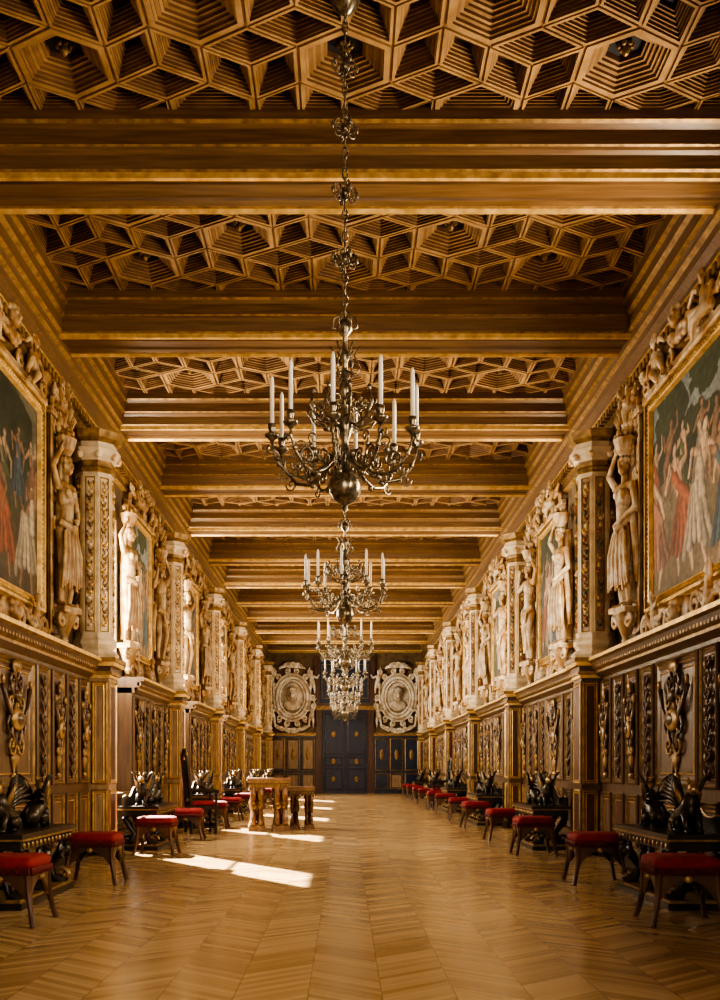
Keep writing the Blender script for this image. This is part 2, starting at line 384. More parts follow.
for side,nm in ((-1,'left'),(1,'right')):
    m=MB(); root=empty('wainscot_'+nm)
    U=(0,-1,0) if side>0 else (0,1,0)
    def xbox(xa,xb,ya,yb,za,zb,mt):
        xs=sorted((side*xa,side*xb)); m.box((xs[0],ya,za),(xs[1],yb,zb),mt)
    def pan(ya,yb,za,zb,x=WX,center='wainscot_panel',k=1.):
        st,c=mould(center=center,k=k)
        o=(side*x, yb if side>0 else ya, za)
        m.panel(o,U,(0,0,1),yb-ya,zb-za,st,c)
    for p in PIERS:
        if p<0: continue
        q=win(side,p)
        low = q and q[2]<2
        a = q[1]+.02 if low else p+.43
        b=min(p+5.48,Y1-.01)
        if low:
            xbox(WX,W-.005,p+.43,a,0,q[2]-.04,'wainscot_wood'); xbox(WX-.04,W-.005,p+.43,a,q[2]-.06,q[2],'gilt_old')
            pan(p+.5,a-.08,.2,.6,WX-.001,'wainscot_panel',.8)
        xbox(WX,W-.005,a,b,0,2.2,'wainscot_wood')
        if p>39: L=[(.5,1.3,1)]
        elif p<8: L=[(.5,.94,0),(1.02,1.46,2),(1.54,1.98,0),(2.04,3.26,1),(3.34,3.78,0),(3.90,4.34,2),(4.46,4.90,0),(5.0,5.44,2)]
        elif low: L=[(2.56,3.32,1),(3.40,3.80,0),(3.90,4.34,2),(4.46,4.90,0),(5.0,5.44,2)]
        else: L=[(.5,.94,0),(1.02,1.46,2),(1.54,1.98,0),(2.14,3.30,1),(3.38,3.80,0),(3.90,4.34,2),(4.46,4.90,0),(5.0,5.44,2)]
        for s0,s1,t in L:
            c={0:'wainscot_panel',1:'wainscot_panel',2:'wainscot_red'}[t]
            pan(p+s0,p+s1,.86,2.08,WX-.001,c,1.2 if t==1 else .8)
            pan(p+s0,p+s1,.2,.76,WX-.001,'wainscot_red' if t!=2 else 'wainscot_panel',.8)
            cy=p+(s0+s1)/2
            me=trophy_me if t==1 else (narrow_me if t==0 else trophy_s)
            place(me,'carved_ornament',(side*(WX-.015),cy,.93),side*-pi/2,root,(.8 if (t==1 and s1-s0<1) else 1,1,1))
        cor=[(W-.005,2.36,None),(2.90,2.35,'gilt_old'),(2.90,2.31,'gilt'),(2.94,2.29,'gilt_old'),(2.96,2.22,'wainscot_wood'),(3.0,2.20,'gilt_old'),(3.0,2.17,'gilt_old'),(3.05,2.13,'wainscot_wood'),(3.08,2.12,'gilt_old')]
        m.rings([[V(side*q_[0],a,q_[1]),V(side*q_[0],b,q_[1])] for q_ in cor],[q_[2] for q_ in cor[1:]],closed=False)
        for z0,z1,x in ((2.12,2.20,3.04),(2.20,2.29,2.965),(2.29,2.352,2.905)): xbox(x,W-.005,a,a+.02,z0,z1,'wainscot_wood')
        y=a
        while y<b-.06:
            xbox(2.95,3.0,y,y+.045,2.225,2.275,'gilt_old'); y+=.09
    m.obj('panelling',parent=root)
    m=MB()
    bp=[(3.08,.19,None),(3.05,.17,'gilt_old'),(3.05,.13,'wainscot_wood'),(3.0,.11,'wainscot_wood'),(3.0,0,'walnut_dark')]
    m.rings([[V(side*q[0],3,q[1]),V(side*q[0],Y1-.01,q[1])] for q in bp],[q[2] for q in bp[1:]],closed=False)
    m.obj('baseboard_'+nm)

# ------------------------------------------------------------------ pilasters / piers
def pier_mesh(side):
    m=MB(); x0=2.84
    body='pedestal_wood' if side<0 else 'wainscot_wood'  # left pedestal paler: the bright light on it is put into the colour
    def xb(xa,xb_,ya,yb,za,zb,mt):
        xs=sorted((side*xa,side*xb_)); m.box((xs[0],ya,za),(xs[1],yb,zb),mt)
    xb(x0,W,0,.42,.16,2.2,body)
    xb(x0-.05,W,-.05,.47,0,.10,'walnut_dark'); xb(x0-.03,W,-.03,.45,.10,.17,'wainscot_wood')
    for e,z0,z1,mt in ((.02,2.12,2.16,'gilt'),(.05,2.16,2.2,'gilt_old'),(.03,2.2,2.26,'wainscot_wood'),(.08,2.26,2.31,'gilt'),(.10,2.31,2.36,'gilt_old')):
        xb(x0-e,W,-e,.42+e,z0,z1,mt)
    cen='pedestal_wood' if side<0 else 'wainscot_red'
    st=[(.0,.006,body),(.02,.016,'gilt_old'),(.03,.0,'gilt'),(.042,.0,cen),(.052,.008,'gilt'),(.062,.002,cen)]
    xa=min(side*x0,side*3.06)
    for z0,z1 in ((.22,.78),(.84,2.08)):
        m.panel((xa+.01,-.001,z0),(1,0,0),(0,0,1),.20,z1-z0,st,cen)
        if side>0: m.panel((side*x0-.001,.40,z0),(0,-1,0),(0,0,1),.38,z1-z0,st,'wainscot_red')
        else: m.panel((side*x0+.001,.02,z0),(0,1,0),(0,0,1),.38,z1-z0,st,'wainscot_red')
    cx=side*3.06; cy=.21; q=pi/8
    def oct(prof,mt): m.lathe(prof,mt,(cx,cy,0),8,q,True)
    oct([(.14,2.36),(.27,2.37),(.30,2.41),(.27,2.45),(.23,2.48),(.27,2.53),(.27,2.57),(.24,2.62)],'marble_cream')
    oct([(.235,2.6),(.235,4.62)],'marble_cream')
    oct([(.24,4.60),(.26,4.62),(.26,4.65),(.235,4.68),(.24,4.72),(.25,4.76)],'gilt_old')
    oct([(.25,4.74),(.30,4.82),(.32,4.88),(.27,4.90),(.27,4.97)],'marble_cream')
    oct([(.27,4.96),(.33,5.0),(.34,5.05),(.35,5.09),(.24,5.11)],'gilt_old')
    r=.2355*math.cos(pi/8); wf=2*.2355*math.sin(pi/8)
    for k in range(8):
        a=k*pi/4; n=V(math.cos(a),math.sin(a),0)
        if n.x*side>.8: continue
        u=V(-n.y,n.x,0)
        o=V(cx,cy,0)+n*r-u*(wf/2-.012)+V(0,0,2.66)
        m.panel(tuple(o),tuple(u),(0,0,1),wf-.024,1.90,[(.0,.004,'marble_cream'),(.016,.006,'marble_cream'),(.022,.012,'gilt'),(.032,.0,'gilt_old')],'pedestal_wood' if side>0 else 'marble_cream')  # left face panels cream, their lit look put into the colour
        for i in range(22):
            z=2.76+i*.08; off=.014*math.sin(i*1.3)
            mt=('leaf_green','gilt_old','stucco','gilt','fruit_red','gilt_old')[(i*5+k)%6] if side>0 else ('stucco','gilt_old','stucco','gilt')[(i+k)%4]
            c=V(cx,cy,z)+n*(r+.010)+u*off
            m.sphere(c,(.022,.022,.032) if i%2 else (.028,.028,.022),mt,None,7,5)
            for s in (-1,1):
                m.sphere(c+u*s*.030+V(0,0,.03),(.010,.010,.024),'gilt_old' if i%2 else mt,None,5,4)
    for k in range(8):
        a=k*pi/4+pi/8; n=V(math.cos(a),math.sin(a),0)
        m.sphere(V(cx,cy,4.80)+n*.29,(.04,.04,.045),'stucco',None,8,6)
    m.v=[(side*min(side*x,W-.004),y,z) for x,y,z in m.v]
    return m.mesh('pilaster')
pm={s:pier_mesh(s) for s in (-1,1)}
for p in PIERS:
    if p<0: continue
    for s in (-1,1): place(pm[s],'pilaster',(0,p,0))

# ------------------------------------------------------------------ stucco figures
def add_head(m,c,s,yaw=0.):
    R=Matrix.Rotation(yaw,3,'Z'); c=Vector(c)
    P=lambda x,y,z: c+R@Vector((x*s,y*s,z*s))
    m.sphere(c,(.078*s,.092*s,.105*s),'stucco',R)
    m.sphere(P(0,-.045,-.045),(.055*s,.05*s,.055*s),'stucco')
    m.sphere(P(0,-.098,-.012),(.013*s,.022*s,.026*s),'stucco')
    for q in (-1,1):
        m.sphere(P(q*.032,-.083,.022),(.022*s,.014*s,.012*s),'stucco')
        m.sphere(P(q*.078,0,-.01),(.012*s,.02*s,.028*s),'stucco')
    m.sphere(P(0,-.088,-.05),(.026*s,.012*s,.009*s),'stucco')
    for i in range(9):
        a=i*2*pi/9; m.sphere(P(.065*math.cos(a),.02+.07*math.sin(a),.06),(.035*s,.035*s,.04*s),'stucco')
    m.sphere(P(0,.02,.09),(.06*s,.06*s,.04*s),'stucco')
def statue(kind):
    m=MB(); S='stucco'
    m.sphere((0,-.01,.93),(.155,.115,.13),S); m.limb((0,0,.98),(0,-.02,1.15),.125,.115,S)
    m.sphere((0,-.02,1.27),(.16,.11,.16),S); m.limb((-.13,0,1.38),(.13,0,1.38),.065,.065,S)
    m.limb((0,0,1.40),(0,-.01,1.54),.052,.05,S); add_head(m,(0,-.03,1.62),1.,.3 if kind==0 else -.3)
    m.limb((.085,0,.88),(.11,-.09,.50),.095,.062,S); m.limb((.11,-.09,.50),(.10,.0,.10),.060,.036,S); m.limb((.10,.0,.06),(.12,-.13,.04),.04,.03,S)
    m.limb((-.085,0,.88),(-.10,-.03,.48),.095,.062,S); m.limb((-.10,-.03,.48),(-.10,.02,.10),.06,.036,S); m.limb((-.10,.02,.06),(-.13,-.11,.04),.04,.03,S)
    def hand(c,d):
        c=Vector(c); d=Vector(d).normalized(); m.sphere(c,(.036,.026,.045),S)
        o=d.orthogonal().normalized()
        for j,l in enumerate((.06,.075,.07,.055)):
            b=c+o*(j-1.5)*.019; m.tube([b,b+d*l*.6,b+d*l+V(0,-.015,-.01)],[.011,.010,.008],S,6)
        m.tube([c-o*.03,c-o*.055+d*.03],[.012,.009],S,6)
    if kind==0:
        m.sphere((.065,-.11,1.30),(.055,.05,.052),S); m.sphere((-.065,-.11,1.30),(.055,.05,.052),S)
        m.limb((-.18,0,1.38),(-.33,-.04,1.56),.055,.042,S); m.limb((-.33,-.04,1.56),(-.17,-.05,1.76),.042,.028,S); hand((-.14,-.05,1.80),(.4,0,1))
        m.limb((.18,0,1.38),(.27,-.02,1.12),.055,.042,S); m.limb((.27,-.02,1.12),(.10,-.16,1.0),.042,.028,S); hand((.07,-.17,.99),(-1,-.2,-.2))
        for i in range(9):
            x=-.17+i*.042; m.tube([(x*.8,-.11,1.0-.03*abs(i-4)),(x*1.1,-.15+.02*(i%2),.62),(x*1.35,-.12,.22+.03*(i%3))],[.022,.030,.022],S,8)
        m.tube([(-.19,-.04,.98),(0,-.15,.90),(.2,-.05,1.04)],[.04,.05,.04],S,8)
        m.tube([(.2,-.02,1.06),(.25,0,.7),(.24,.02,.3)],[.05,.06,.03],S,8)
    else:
        m.limb((-.19,0,1.38),(-.36,-.06,1.28),.062,.048,S); m.limb((-.36,-.06,1.28),(-.28,-.1,1.52),.046,.03,S); hand((-.27,-.1,1.56),(.2,0,1))
        m.limb((.19,0,1.38),(.35,-.05,1.55),.062,.048,S); m.limb((.35,-.05,1.55),(.16,-.06,1.76),.046,.03,S); hand((.13,-.06,1.79),(-.4,0,1))
        m.tube([(-.18,-.05,.92),(0,-.16,.82),(.18,-.05,.95)],[.05,.07,.05],S,8)
        for i in range(5): m.tube([(-.08+i*.04,-.14,.9),(-.06+i*.03,-.17,.68)],[.035,.02],S,8)
        m.tube([(-.2,.0,1.0),(-.27,.02,.6),(-.22,.02,.2)],[.04,.06,.04],S,8)
        for k in range(6): m.sphere((.05*math.cos(k),-.09+.01*k%2,1.50+.01*(k%3)),(.03,.03,.04),S,None,8,6)
    m.lathe([(.08,1.74),(.13,1.80),(.17,1.90),(.18,1.93)],S,(0,0,0),14)
    for k in range(22):
        a=k*2.4; r=.04+.14*((k*7)%5)/5; m.sphere((r*math.cos(a),r*math.sin(a)*.8,1.95+.06*((k*3)%4)/2-r*.2),.04,S,None,10,7)
    m.box((-.2,-.16,-.03),(.2,.16,.04),S)
    m.lathe([(.19,-.03),(.15,-.10),(.10,-.22),(.05,-.30),(.07,-.34),(.02,-.40)],S,(0,.02,0),14)
    for q in (-1,1):
        m.tube(spiral((q*.15,-.06,-.12),.08,.02,pi/2,q*-1.2,12),[.03]*12,S,7)
    m.tube([(0,.10,.1),(0,.12,1.0),(0,.10,1.7)],[.16,.17,.13],S,10,.5)
    return remesh(m,'stucco_statue',.0125,S,1)
def putto(m,c,s,flip=1,pose=0):
    S='stucco'; c=Vector(c)
    P=lambda x,y,z: c+Vector((x*s*flip,y*s,z*s))
    def L(a,b,r0,r1): m.limb(P(*a),P(*b),r0*s,r1*s,S)
    m.sphere(P(0,0,.12),(.13*s,.12*s,.12*s),S); m.sphere(P(.03,-.01,.30),(.12*s,.11*s,.14*s),S)
    L((.03,0,.2),(.03,0,.32),.12,.1); add_head(m,P(.06,-.03,.53),s*1.12,-.4*flip)
    if pose==0:
        L((.07,-.04,.1),(.30,-.12,.14),.085,.06); L((.30,-.12,.14),(.42,-.08,-.08),.06,.035); L((.42,-.08,-.10),(.48,-.13,-.12),.03,.025)
        L((-.05,-.03,.1),(.14,-.16,-.03),.085,.06); L((.14,-.16,-.03),(.28,-.12,-.2),.06,.035)
        L((.12,0,.38),(.30,-.08,.46),.055,.042); L((.30,-.08,.46),(.44,-.08,.36),.042,.03); m.sphere(P(.47,-.08,.34),.035*s,S)
        L((-.08,0,.38),(-.24,-.05,.28),.055,.042); L((-.24,-.05,.28),(-.2,-.1,.10),.042,.03); m.sphere(P(-.2,-.1,.07),.035*s,S)
    else:
        L((.06,0,.06),(.10,-.08,-.14),.085,.06); L((.10,-.08,-.14),(.08,0,-.36),.06,.035); L((.08,0,-.38),(.1,-.09,-.4),.03,.025)
        L((-.06,0,.06),(-.1,-.03,-.14),.085,.06); L((-.1,-.03,-.14),(-.12,0,-.36),.06,.035)
        L((.12,0,.38),(.22,-.04,.58),.055,.042); L((.22,-.04,.58),(.12,-.04,.76),.042,.03)
        L((-.08,0,.38),(-.24,-.05,.30),.055,.042); L((-.24,-.05,.30),(-.34,-.08,.44),.042,.03)
def garland(m,x0,z0,x1,z1,sag,r,y=-.06,n=18):
    for i in range(n):
        t=i/(n-1); x=x0+(x1-x0)*t; z=z0+(z1-z0)*t-sag*4*t*(1-t)
        rr=r*(.55+.6*math.sin(pi*t))
        for k in range(3):
            a=i*1.7+k*2.1; m.sphere((x+rr*.5*math.cos(a),y-rr*.4*abs(math.sin(a)),z+rr*.5*math.sin(a*1.3)),rr*.55,'stucco',None,8,6)
def frieze_top():
    m=MB(); S='stucco'
    m.box((-1.15,-.03,-.02),(1.15,.06,.06),S)
    putto(m,(-.62,-.06,.06),.66,1,0); putto(m,(.62,-.06,.06),.66,-1,0)
    garland(m,-.28,.30,.28,.30,.12,.07); garland(m,-1.15,.35,-.72,.2,.08,.06,-.05,12); garland(m,1.15,.35,.72,.2,.08,.06,-.05,12)
    add_head(m,(0,-.08,.36),1.1)
    for q in (-1,1):
        m.tube(spiral((q*.22,-.02,.42),.11,.02,pi/2,-q*1.3,14),[.028]*14,S,7)
        m.tube(spiral((q*1.02,-.02,.12),.11,.02,pi/2,q*1.3,14),[.028]*14,S,7)
        m.tube(spiral((q*.36,-.02,.12),.09,.02,pi/2,q*1.3,14),[.025]*14,S,7)
        for k in range(4): m.sphere((q*(.12+.03*k),.0,.5-.02*k),(.025,.03,.09),S,Matrix.Rotation(q*(.3+.35*k),3,'Y'),8,6)
        for k in range(5): m.sphere((q*(.76+.03*k),.0,.40-.03*k),(.02,.03,.10),S,Matrix.Rotation(q*(.3+.3*k),3,'Y'),8,6)
    return remesh(m,'stucco_putti_frieze',.0125,S,1)
def frieze_bottom():
    m=MB(); S='stucco'
    m.box((-1.15,-.01,-.02),(1.15,.06,.05),S); m.box((-1.1,.02,.0),(1.1,.06,.33),S)
    for q in (-1,1):
        m.tube(spiral((q*.33,-.05,.17),.13,.02,0,q*1.5,16),[.028]*16,S,7)
        m.tube(spiral((q*.98,-.05,.17),.14,.02,0,-q*1.5,16),[.030]*16,S,7)
        garland(m,q*.42,.26,q*.9,.26,.1,.06,-.06,14)
        putto(m,(q*.66,-.08,.20),.40,q,1)
    m.sphere((0,-.03,.17),(.18,.07,.15),S); add_head(m,(0,-.11,.18),1.0)
    return remesh(m,'stucco_cartouche',.0125,S,1)
def strap_side():
    m=MB(); S='stucco'
    m.box((-.24,.02,0),(.24,.06,2.3),S)
    for x in (-.24,.24,-.17,.17): m.tube([(x,-.01,.0),(x,-.01,2.3)],.02,S,6)
    for i in range(24):
        for q in (-1,1): m.sphere((q*.205,-.01,.05+i*.096),(.026,.026,.034),S,None,7,5)
    putto(m,(0,-.09,.55),.55,1,1)
    add_head(m,(0,-.07,1.32),1.1)
    for q in (-1,1):
        for z in (.16,1.12,1.62,2.12): m.tube(spiral((q*.10,-.04,z),.075,.02,pi/2,-q*1.3,12),[.022]*12,S,6)
        for k in range(4): m.sphere((q*.09,-.05,1.45+.06*k),(.03,.04,.08),S,Matrix.Rotation(q*(.9-.15*k),3,'Y'),8,6)
    garland(m,-.13,2.0,.13,2.0,.22,.055,-.06,12)
    for k in range(12): m.sphere((.07*math.cos(k*2.4),-.06,2.14+.05*((k*3)%4)),.035,S,None,8,6)
    return remesh(m,'stucco_strapwork',.0125,S,1)
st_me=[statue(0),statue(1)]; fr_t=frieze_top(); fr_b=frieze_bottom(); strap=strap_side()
def backlit_copy(me):
    c=me.copy(); c.materials.clear(); c.materials.append(MATS['stucco_gold']); return c  # same mesh in the shaded left-wall stucco
st_dim=[backlit_copy(x) for x in st_me]; strap_dim=backlit_copy(strap); fr_b_dim=backlit_copy(fr_b); fr_t_dim=backlit_copy(fr_t)

# ------------------------------------------------------------------ painted frescoes
def fbm(h,w,cells,oct=4):
    out=np.zeros((h,w)); amp=1.;tot=0
    for o in range(oct):
        c=cells*2**o; g=np.random.rand(c+2,c+2)
        yy=np.linspace(0,c,h); xx=np.linspace(0,c,w)
        y0=yy.astype(int); x0=xx.astype(int); fy=(yy-y0)[:,None]; fx=(xx-x0)[None,:]
        fy=fy*fy*(3-2*fy); fx=fx*fx*(3-2*fx)
        a=g[np.ix_(y0,x0)];b=g[np.ix_(y0,x0+1)];c2=g[np.ix_(y0+1,x0)];d=g[np.ix_(y0+1,x0+1)]
        out+=amp*((a*(1-fx)+b*fx)*(1-fy)+(c2*(1-fx)+d*fx)*fy); tot+=amp; amp*=.55
    return out/tot
def paint(seed,w,h,scheme,gain=1.):
    np.random.seed(seed); rnd=random.Random(seed)
    nx=170; ny=int(nx*h/w)
    X,Yg=np.meshgrid(np.linspace(0,w,nx),np.linspace(0,h,ny))
    img=np.zeros((ny,nx,3)); n=fbm(ny,nx,4); n2=fbm(ny,nx,9)
    X=X+(fbm(ny,nx,12)-.5)*.06; Yg=Yg+(fbm(ny,nx,12)-.5)*.06
    sky,hill,gnd=scheme
    t=np.clip(Yg/h,0,1)[...,None]
    img[:]=np.array(gnd)*(1-t)+np.array(hill)*t
    sm=(Yg/h+.35*(n-.5)>.62)[...,None]; img=np.where(sm,np.array(sky)*(.6+.7*n2[...,None]),img*(.5+1.*n[...,None]))
    def blob(cx,cy,rx,ry,c,amp=.5):
        nonlocal img
        d=((X-cx)/rx)**2+((Yg-cy)/ry)**2+(n2-.5)*1.6
        mk=(d<1)[...,None]; img=np.where(mk,np.array(c)*(.45+amp*1.8*n2[...,None]),img)
    for k in range(6): blob(rnd.uniform(0,w),h*rnd.uniform(.6,1),w*.22,h*.14,(.05,.075,.035))
    def seg(p,q,r0,r1,c):
        nonlocal img
        p=np.array(p);q=np.array(q);d=q-p;L=max(d@d,1e-9)
        tt=np.clip(((X-p[0])*d[0]+(Yg-p[1])*d[1])/L,0,1)
        dx=X-(p[0]+tt*d[0]);dy=Yg-(p[1]+tt*d[1]);rr=r0+(r1-r0)*tt
        dist=np.sqrt(dx*dx+dy*dy)/rr; mk=np.clip((1-dist)*6,0,1)[...,None]
        sh=(1.05-.6*dist**2-.5*np.clip(dx/rr,-1,1))[...,None]
        img=img*(1-mk)+np.array(c)*np.clip(sh,.15,1.4)*mk
    def fig(cx,base,H,lean,dr,arm):
        fl=rnd.choice([(.52,.36,.25),(.60,.44,.31),(.38,.24,.15),(.30,.18,.11)]); s=H
        hp=(cx,base+.5*s); sh=(cx+lean*s,base+.8*s); st=rnd.uniform(-.12,.12)
        for q in (-1,1):
            kn=(cx+q*.08*s+st*s,base+.27*s); seg((cx+q*.05*s,hp[1]),kn,.065*s,.045*s,fl); seg(kn,(cx+q*.12*s-st*s,base+.02*s),.042*s,.025*s,fl)
        seg(hp,sh,.085*s,.10*s,fl)
        if dr:
            for k in range(6): seg((hp[0]+(-.09+.03*k)*s,hp[1]+.08*s),(cx+(-.22+.09*k)*s,base+.12*s+rnd.uniform(0,.1)*s),.028*s,.045*s,tuple(v*(.55+.14*(k%4)) for v in dr))
            seg((sh[0]-.09*s,sh[1]),(hp[0]+.1*s,hp[1]),.045*s,.06*s,dr)
        for q in (-1,1):
            el=(sh[0]+q*.2*s,sh[1]+arm*q*.08*s-.04*s); seg((sh[0]+q*.09*s,sh[1]-.01*s),el,.04*s,.03*s,fl); seg(el,(el[0]+q*rnd.uniform(-.1,.1)*s,el[1]+arm*.17*s),.03*s,.02*s,fl)
        hd=(sh[0]+lean*.1*s,sh[1]+.13*s); seg(sh,hd,.03*s,.03*s,fl); seg((hd[0]-.01*s,hd[1]+.015*s),(hd[0],hd[1]+.035*s),.055*s,.055*s,(.08,.045,.025)); seg(hd,(hd[0]+.006*s,hd[1]+.015*s),.046*s,.046*s,fl)
    dr=[(.42,.13,.06),(.60,.54,.43),(.09,.17,.24),(.40,.27,.09),(.13,.18,.08),None,(.40,.20,.13)]
    for k in range(6): fig(w*(.06+.17*k+rnd.uniform(-.06,.06)),h*(.30+.16*rnd.random()),h*rnd.uniform(.36,.46),rnd.uniform(-.15,.15),rnd.choice(dr),rnd.choice([-1,1,.5]))
    img*=.75
    for k in range(4): fig(w*(.12+.25*k+rnd.uniform(-.07,.07)),h*(-.02+.1*rnd.random()),h*rnd.uniform(.58,.76),rnd.uniform(-.2,.2),dr[(k+seed)%7],rnd.choice([-1,1,.4]))
    img*=(.62+.6*n2[...,None])
    g=img.mean(2,keepdims=True); img=img*.88+g*np.array((1.05,1.,.85))*.12
    img=np.clip(img*gain,.006,.85)
    verts=[(x-w/2,0,z) for z in np.linspace(0,h,ny) for x in np.linspace(0,w,nx)]
    faces=[(j*nx+i,j*nx+i+1,(j+1)*nx+i+1,(j+1)*nx+i) for j in range(ny-1) for i in range(nx-1)]
    me=bpy.data.meshes.new('painted_surface'); me.from_pydata(verts,[],faces)
    ca=me.color_attributes.new('Col','FLOAT_COLOR','POINT')
    ca.data.foreach_set('color',np.concatenate([img.reshape(-1,3),np.ones((nx*ny,1))],1).astype(np.float32).ravel())
    me.materials.append(MATS['fresco_paint']); me.update(); return me
PW,PH=2.0,2.0
schemes=[((.25,.30,.32),(.16,.18,.12),(.16,.12,.07)),((.20,.20,.15),(.11,.13,.07),(.13,.09,.05)),((.24,.31,.35),(.20,.20,.13),(.24,.18,.11)),((.16,.16,.11),(.09,.10,.07),(.09,.07,.04))]
p_me=[paint(11+i,PW,PH,schemes[i],(1.0,.85,1.45,1.0)[i]) for i in range(4)]
m=MB()
fs=[(0,.03,'gilt_old'),(.02,.07,'gilt'),(.05,.07,'gilt'),(.065,.045,'gilt_old'),(.10,.04,'gilt_old'),(.115,.06,'gilt'),(.135,.055,'gilt'),(.15,.015,'gilt')]
FW,FH=PW+.28,PH+.28
def rr(i,z): return [V(-FW/2+i,-z,-.14+i),V(FW/2-i,-z,-.14+i),V(FW/2-i,-z,PH+.14-i),V(-FW/2+i,-z,PH+.14-i)]
m.rings([rr(0,0)]+[rr(a,b) for a,b,_ in fs],[f[2] for f in fs])
for q in range(40):
    t=q/40
    for (x,z) in ((-FW/2+.085+(FW-.17)*t,-.055),(-FW/2+.085+(FW-.17)*t,PH+.055),(-FW/2+.085,-.055+(FH-.17)*t),(FW/2-.085,-.055+(FH-.17)*t)):
        m.sphere((x,-.045,z),.016,'gilt',None,6,4)
frame_me=m.mesh('gilded_frame')
for k,p in enumerate(PIERS):
    if p<0 or p>39: continue
    near = p<8
    a0 = 2.85 if near else 3.92
    sx = 1.2 if near else .90
    for side in (-1,1):
        rot=side*-pi/2; X=side*(W-.015)
        root=empty('fresco_painting',(X,p+a0,2.83),rot); root.scale=(sx,1,1)
        place(p_me[(k+(0 if side>0 else 3))%4],'painted_surface',(0,-.012,0),0,root)
        place(frame_me,'gilded_frame',(0,0,0),0,root)
        place(fr_t if side>0 else fr_t_dim,'stucco_putti_frieze',(side*(W-.07),p+a0,4.96),rot,None,(sx,.85,1))
        place(fr_b if side>0 else fr_b_dim,'stucco_cartouche',(side*(W-.07),p+a0,2.36),rot,None,(sx,.85,1))
        me=st_me if side>0 else st_dim
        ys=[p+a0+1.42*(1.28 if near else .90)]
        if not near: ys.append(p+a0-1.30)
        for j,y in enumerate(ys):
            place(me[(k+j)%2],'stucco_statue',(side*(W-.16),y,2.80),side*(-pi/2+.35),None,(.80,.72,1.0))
            if j==0: place(strap if side>0 else strap_dim,'stucco_strapwork',(side*(W-.05),y,2.55),rot,None,(.8,.6,1.08))
        place(fr_t if side>0 else fr_t_dim,'stucco_putti_frieze',(side*(W-.07),ys[0]+.05,4.96),rot,None,(.3,.8,.9))

# ------------------------------------------------------------------ far wall
m=MB(); root=empty('door_1',(0,Y1-.005,0))
m.box((-1.16,-.12,0),(-.93,0,3.55),'wainscot_red'); m.box((.93,-.12,0),(1.16,0,3.55),'wainscot_red'); m.box((-1.25,-.16,3.35),(1.25,0,3.5),'gilt_old'); m.box((-1.3,-.2,3.5),(1.3,0,3.62),'wainscot_wood')
for q in (-1,1):
    m.box((q*.465-.455,-.06,0),(q*.465+.455,0,3.35),'navy_paint')
    for z0,z1 in ((.12,1.0),(1.1,1.45),(1.55,3.2)):
        m.panel((q*.465-.36,-.061,z0),(1,0,0),(0,0,1),.72,z1-z0,[(0,.01,'navy_paint'),(.03,.02,'navy_paint'),(.045,0,'gilt_old'),(.055,0,'navy_paint')],'navy_paint')
        m.sphere((q*.465,-.07,(z0+z1)/2),(.09,.02,.12),'gilt_old',None,8,6)
m.obj('door_leaves',parent=root)
m=MB()
def farpanel(x0,x1,z0,z1,c,outer='wainscot_wood'):
    m.panel((x0,Y1-.086,z0),(1,0,0),(0,0,1),x1-x0,z1-z0,[(0,.015,outer),(.03,.03,'gilt_old'),(.05,.0,'gilt_old'),(.08,0,outer)],c)
for q in (-1,1):
    xs=sorted((q*1.17,q*3.0)); m.box((xs[0],Y1-.085,0),(xs[1],Y1-.005,2.36),'navy_paint'); m.box((xs[0],Y1-.165,2.30),(xs[1],Y1-.005,2.42),'gilt_old')
    for i in range(3):
        x0=xs[0]+.04+i*.6
        farpanel(x0,x0+.54,.9,2.2,'pedestal_wood' if q<0 else 'navy_paint','navy_paint'); farpanel(x0,x0+.54,.15,.8,'pedestal_wood' if (q<0 or i==1) else 'navy_paint','navy_paint')
        m.sphere((x0+.27,Y1-.09,1.55),(.09,.03,.22),'gilt_old',None,10,8)
m.box((-1.1,Y1-.1,3.63),(1.1,Y1-.005,5.4),'navy_paint')
farpanel(-.95,.95,3.8,5.2,'coffer_dark','wainscot_red')
for q in (-1,1):
    xs=sorted((q*1.02,q*1.2)); m.box((xs[0],Y1-.16,3.63),(xs[1],Y1-.005,5.5),'wainscot_red'); 
m.obj('wainscot_back')
m=MB(); S='stucco'
for rx,rz,r in ((.62,.72,.06),(.50,.6,.035),(.74,.84,.04)):
    m.tube([(rx*math.cos(a*pi/18),-.06,rz*math.sin(a*pi/18)) for a in range(37)],r,S,8)
m.sphere((0,0,0),(.5,.06,.6),S); m.sphere((0,-.1,.1),(.2,.1,.24),S); add_head(m,(0,-.16,.15),1.9); m.sphere((0,-.06,-.28),(.34,.1,.2),S)
for k in range(14):
    a=k*2*pi/14; c=(.86*math.cos(a),-.05,.98*math.sin(a)); m.tube(spiral(c,.13,.03,a,1.3*(1 if k%2 else -1),12),[.04]*12,S,6)
for q in (-1,1):
    putto(m,(q*.82,-.14,.45),.8,-q,1); putto(m,(q*.78,-.14,-.75),.8,q,1)
garland(m,-.7,-1.0,.7,-1.0,.2,.1,-.1,22); garland(m,-.5,1.05,.5,1.05,-.12,.1,-.1,22)
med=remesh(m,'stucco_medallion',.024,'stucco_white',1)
for q in (-1,1): place(med,'stucco_medallion',(q*2.13,Y1-.08,3.85),0,None,(1,1,1.12))

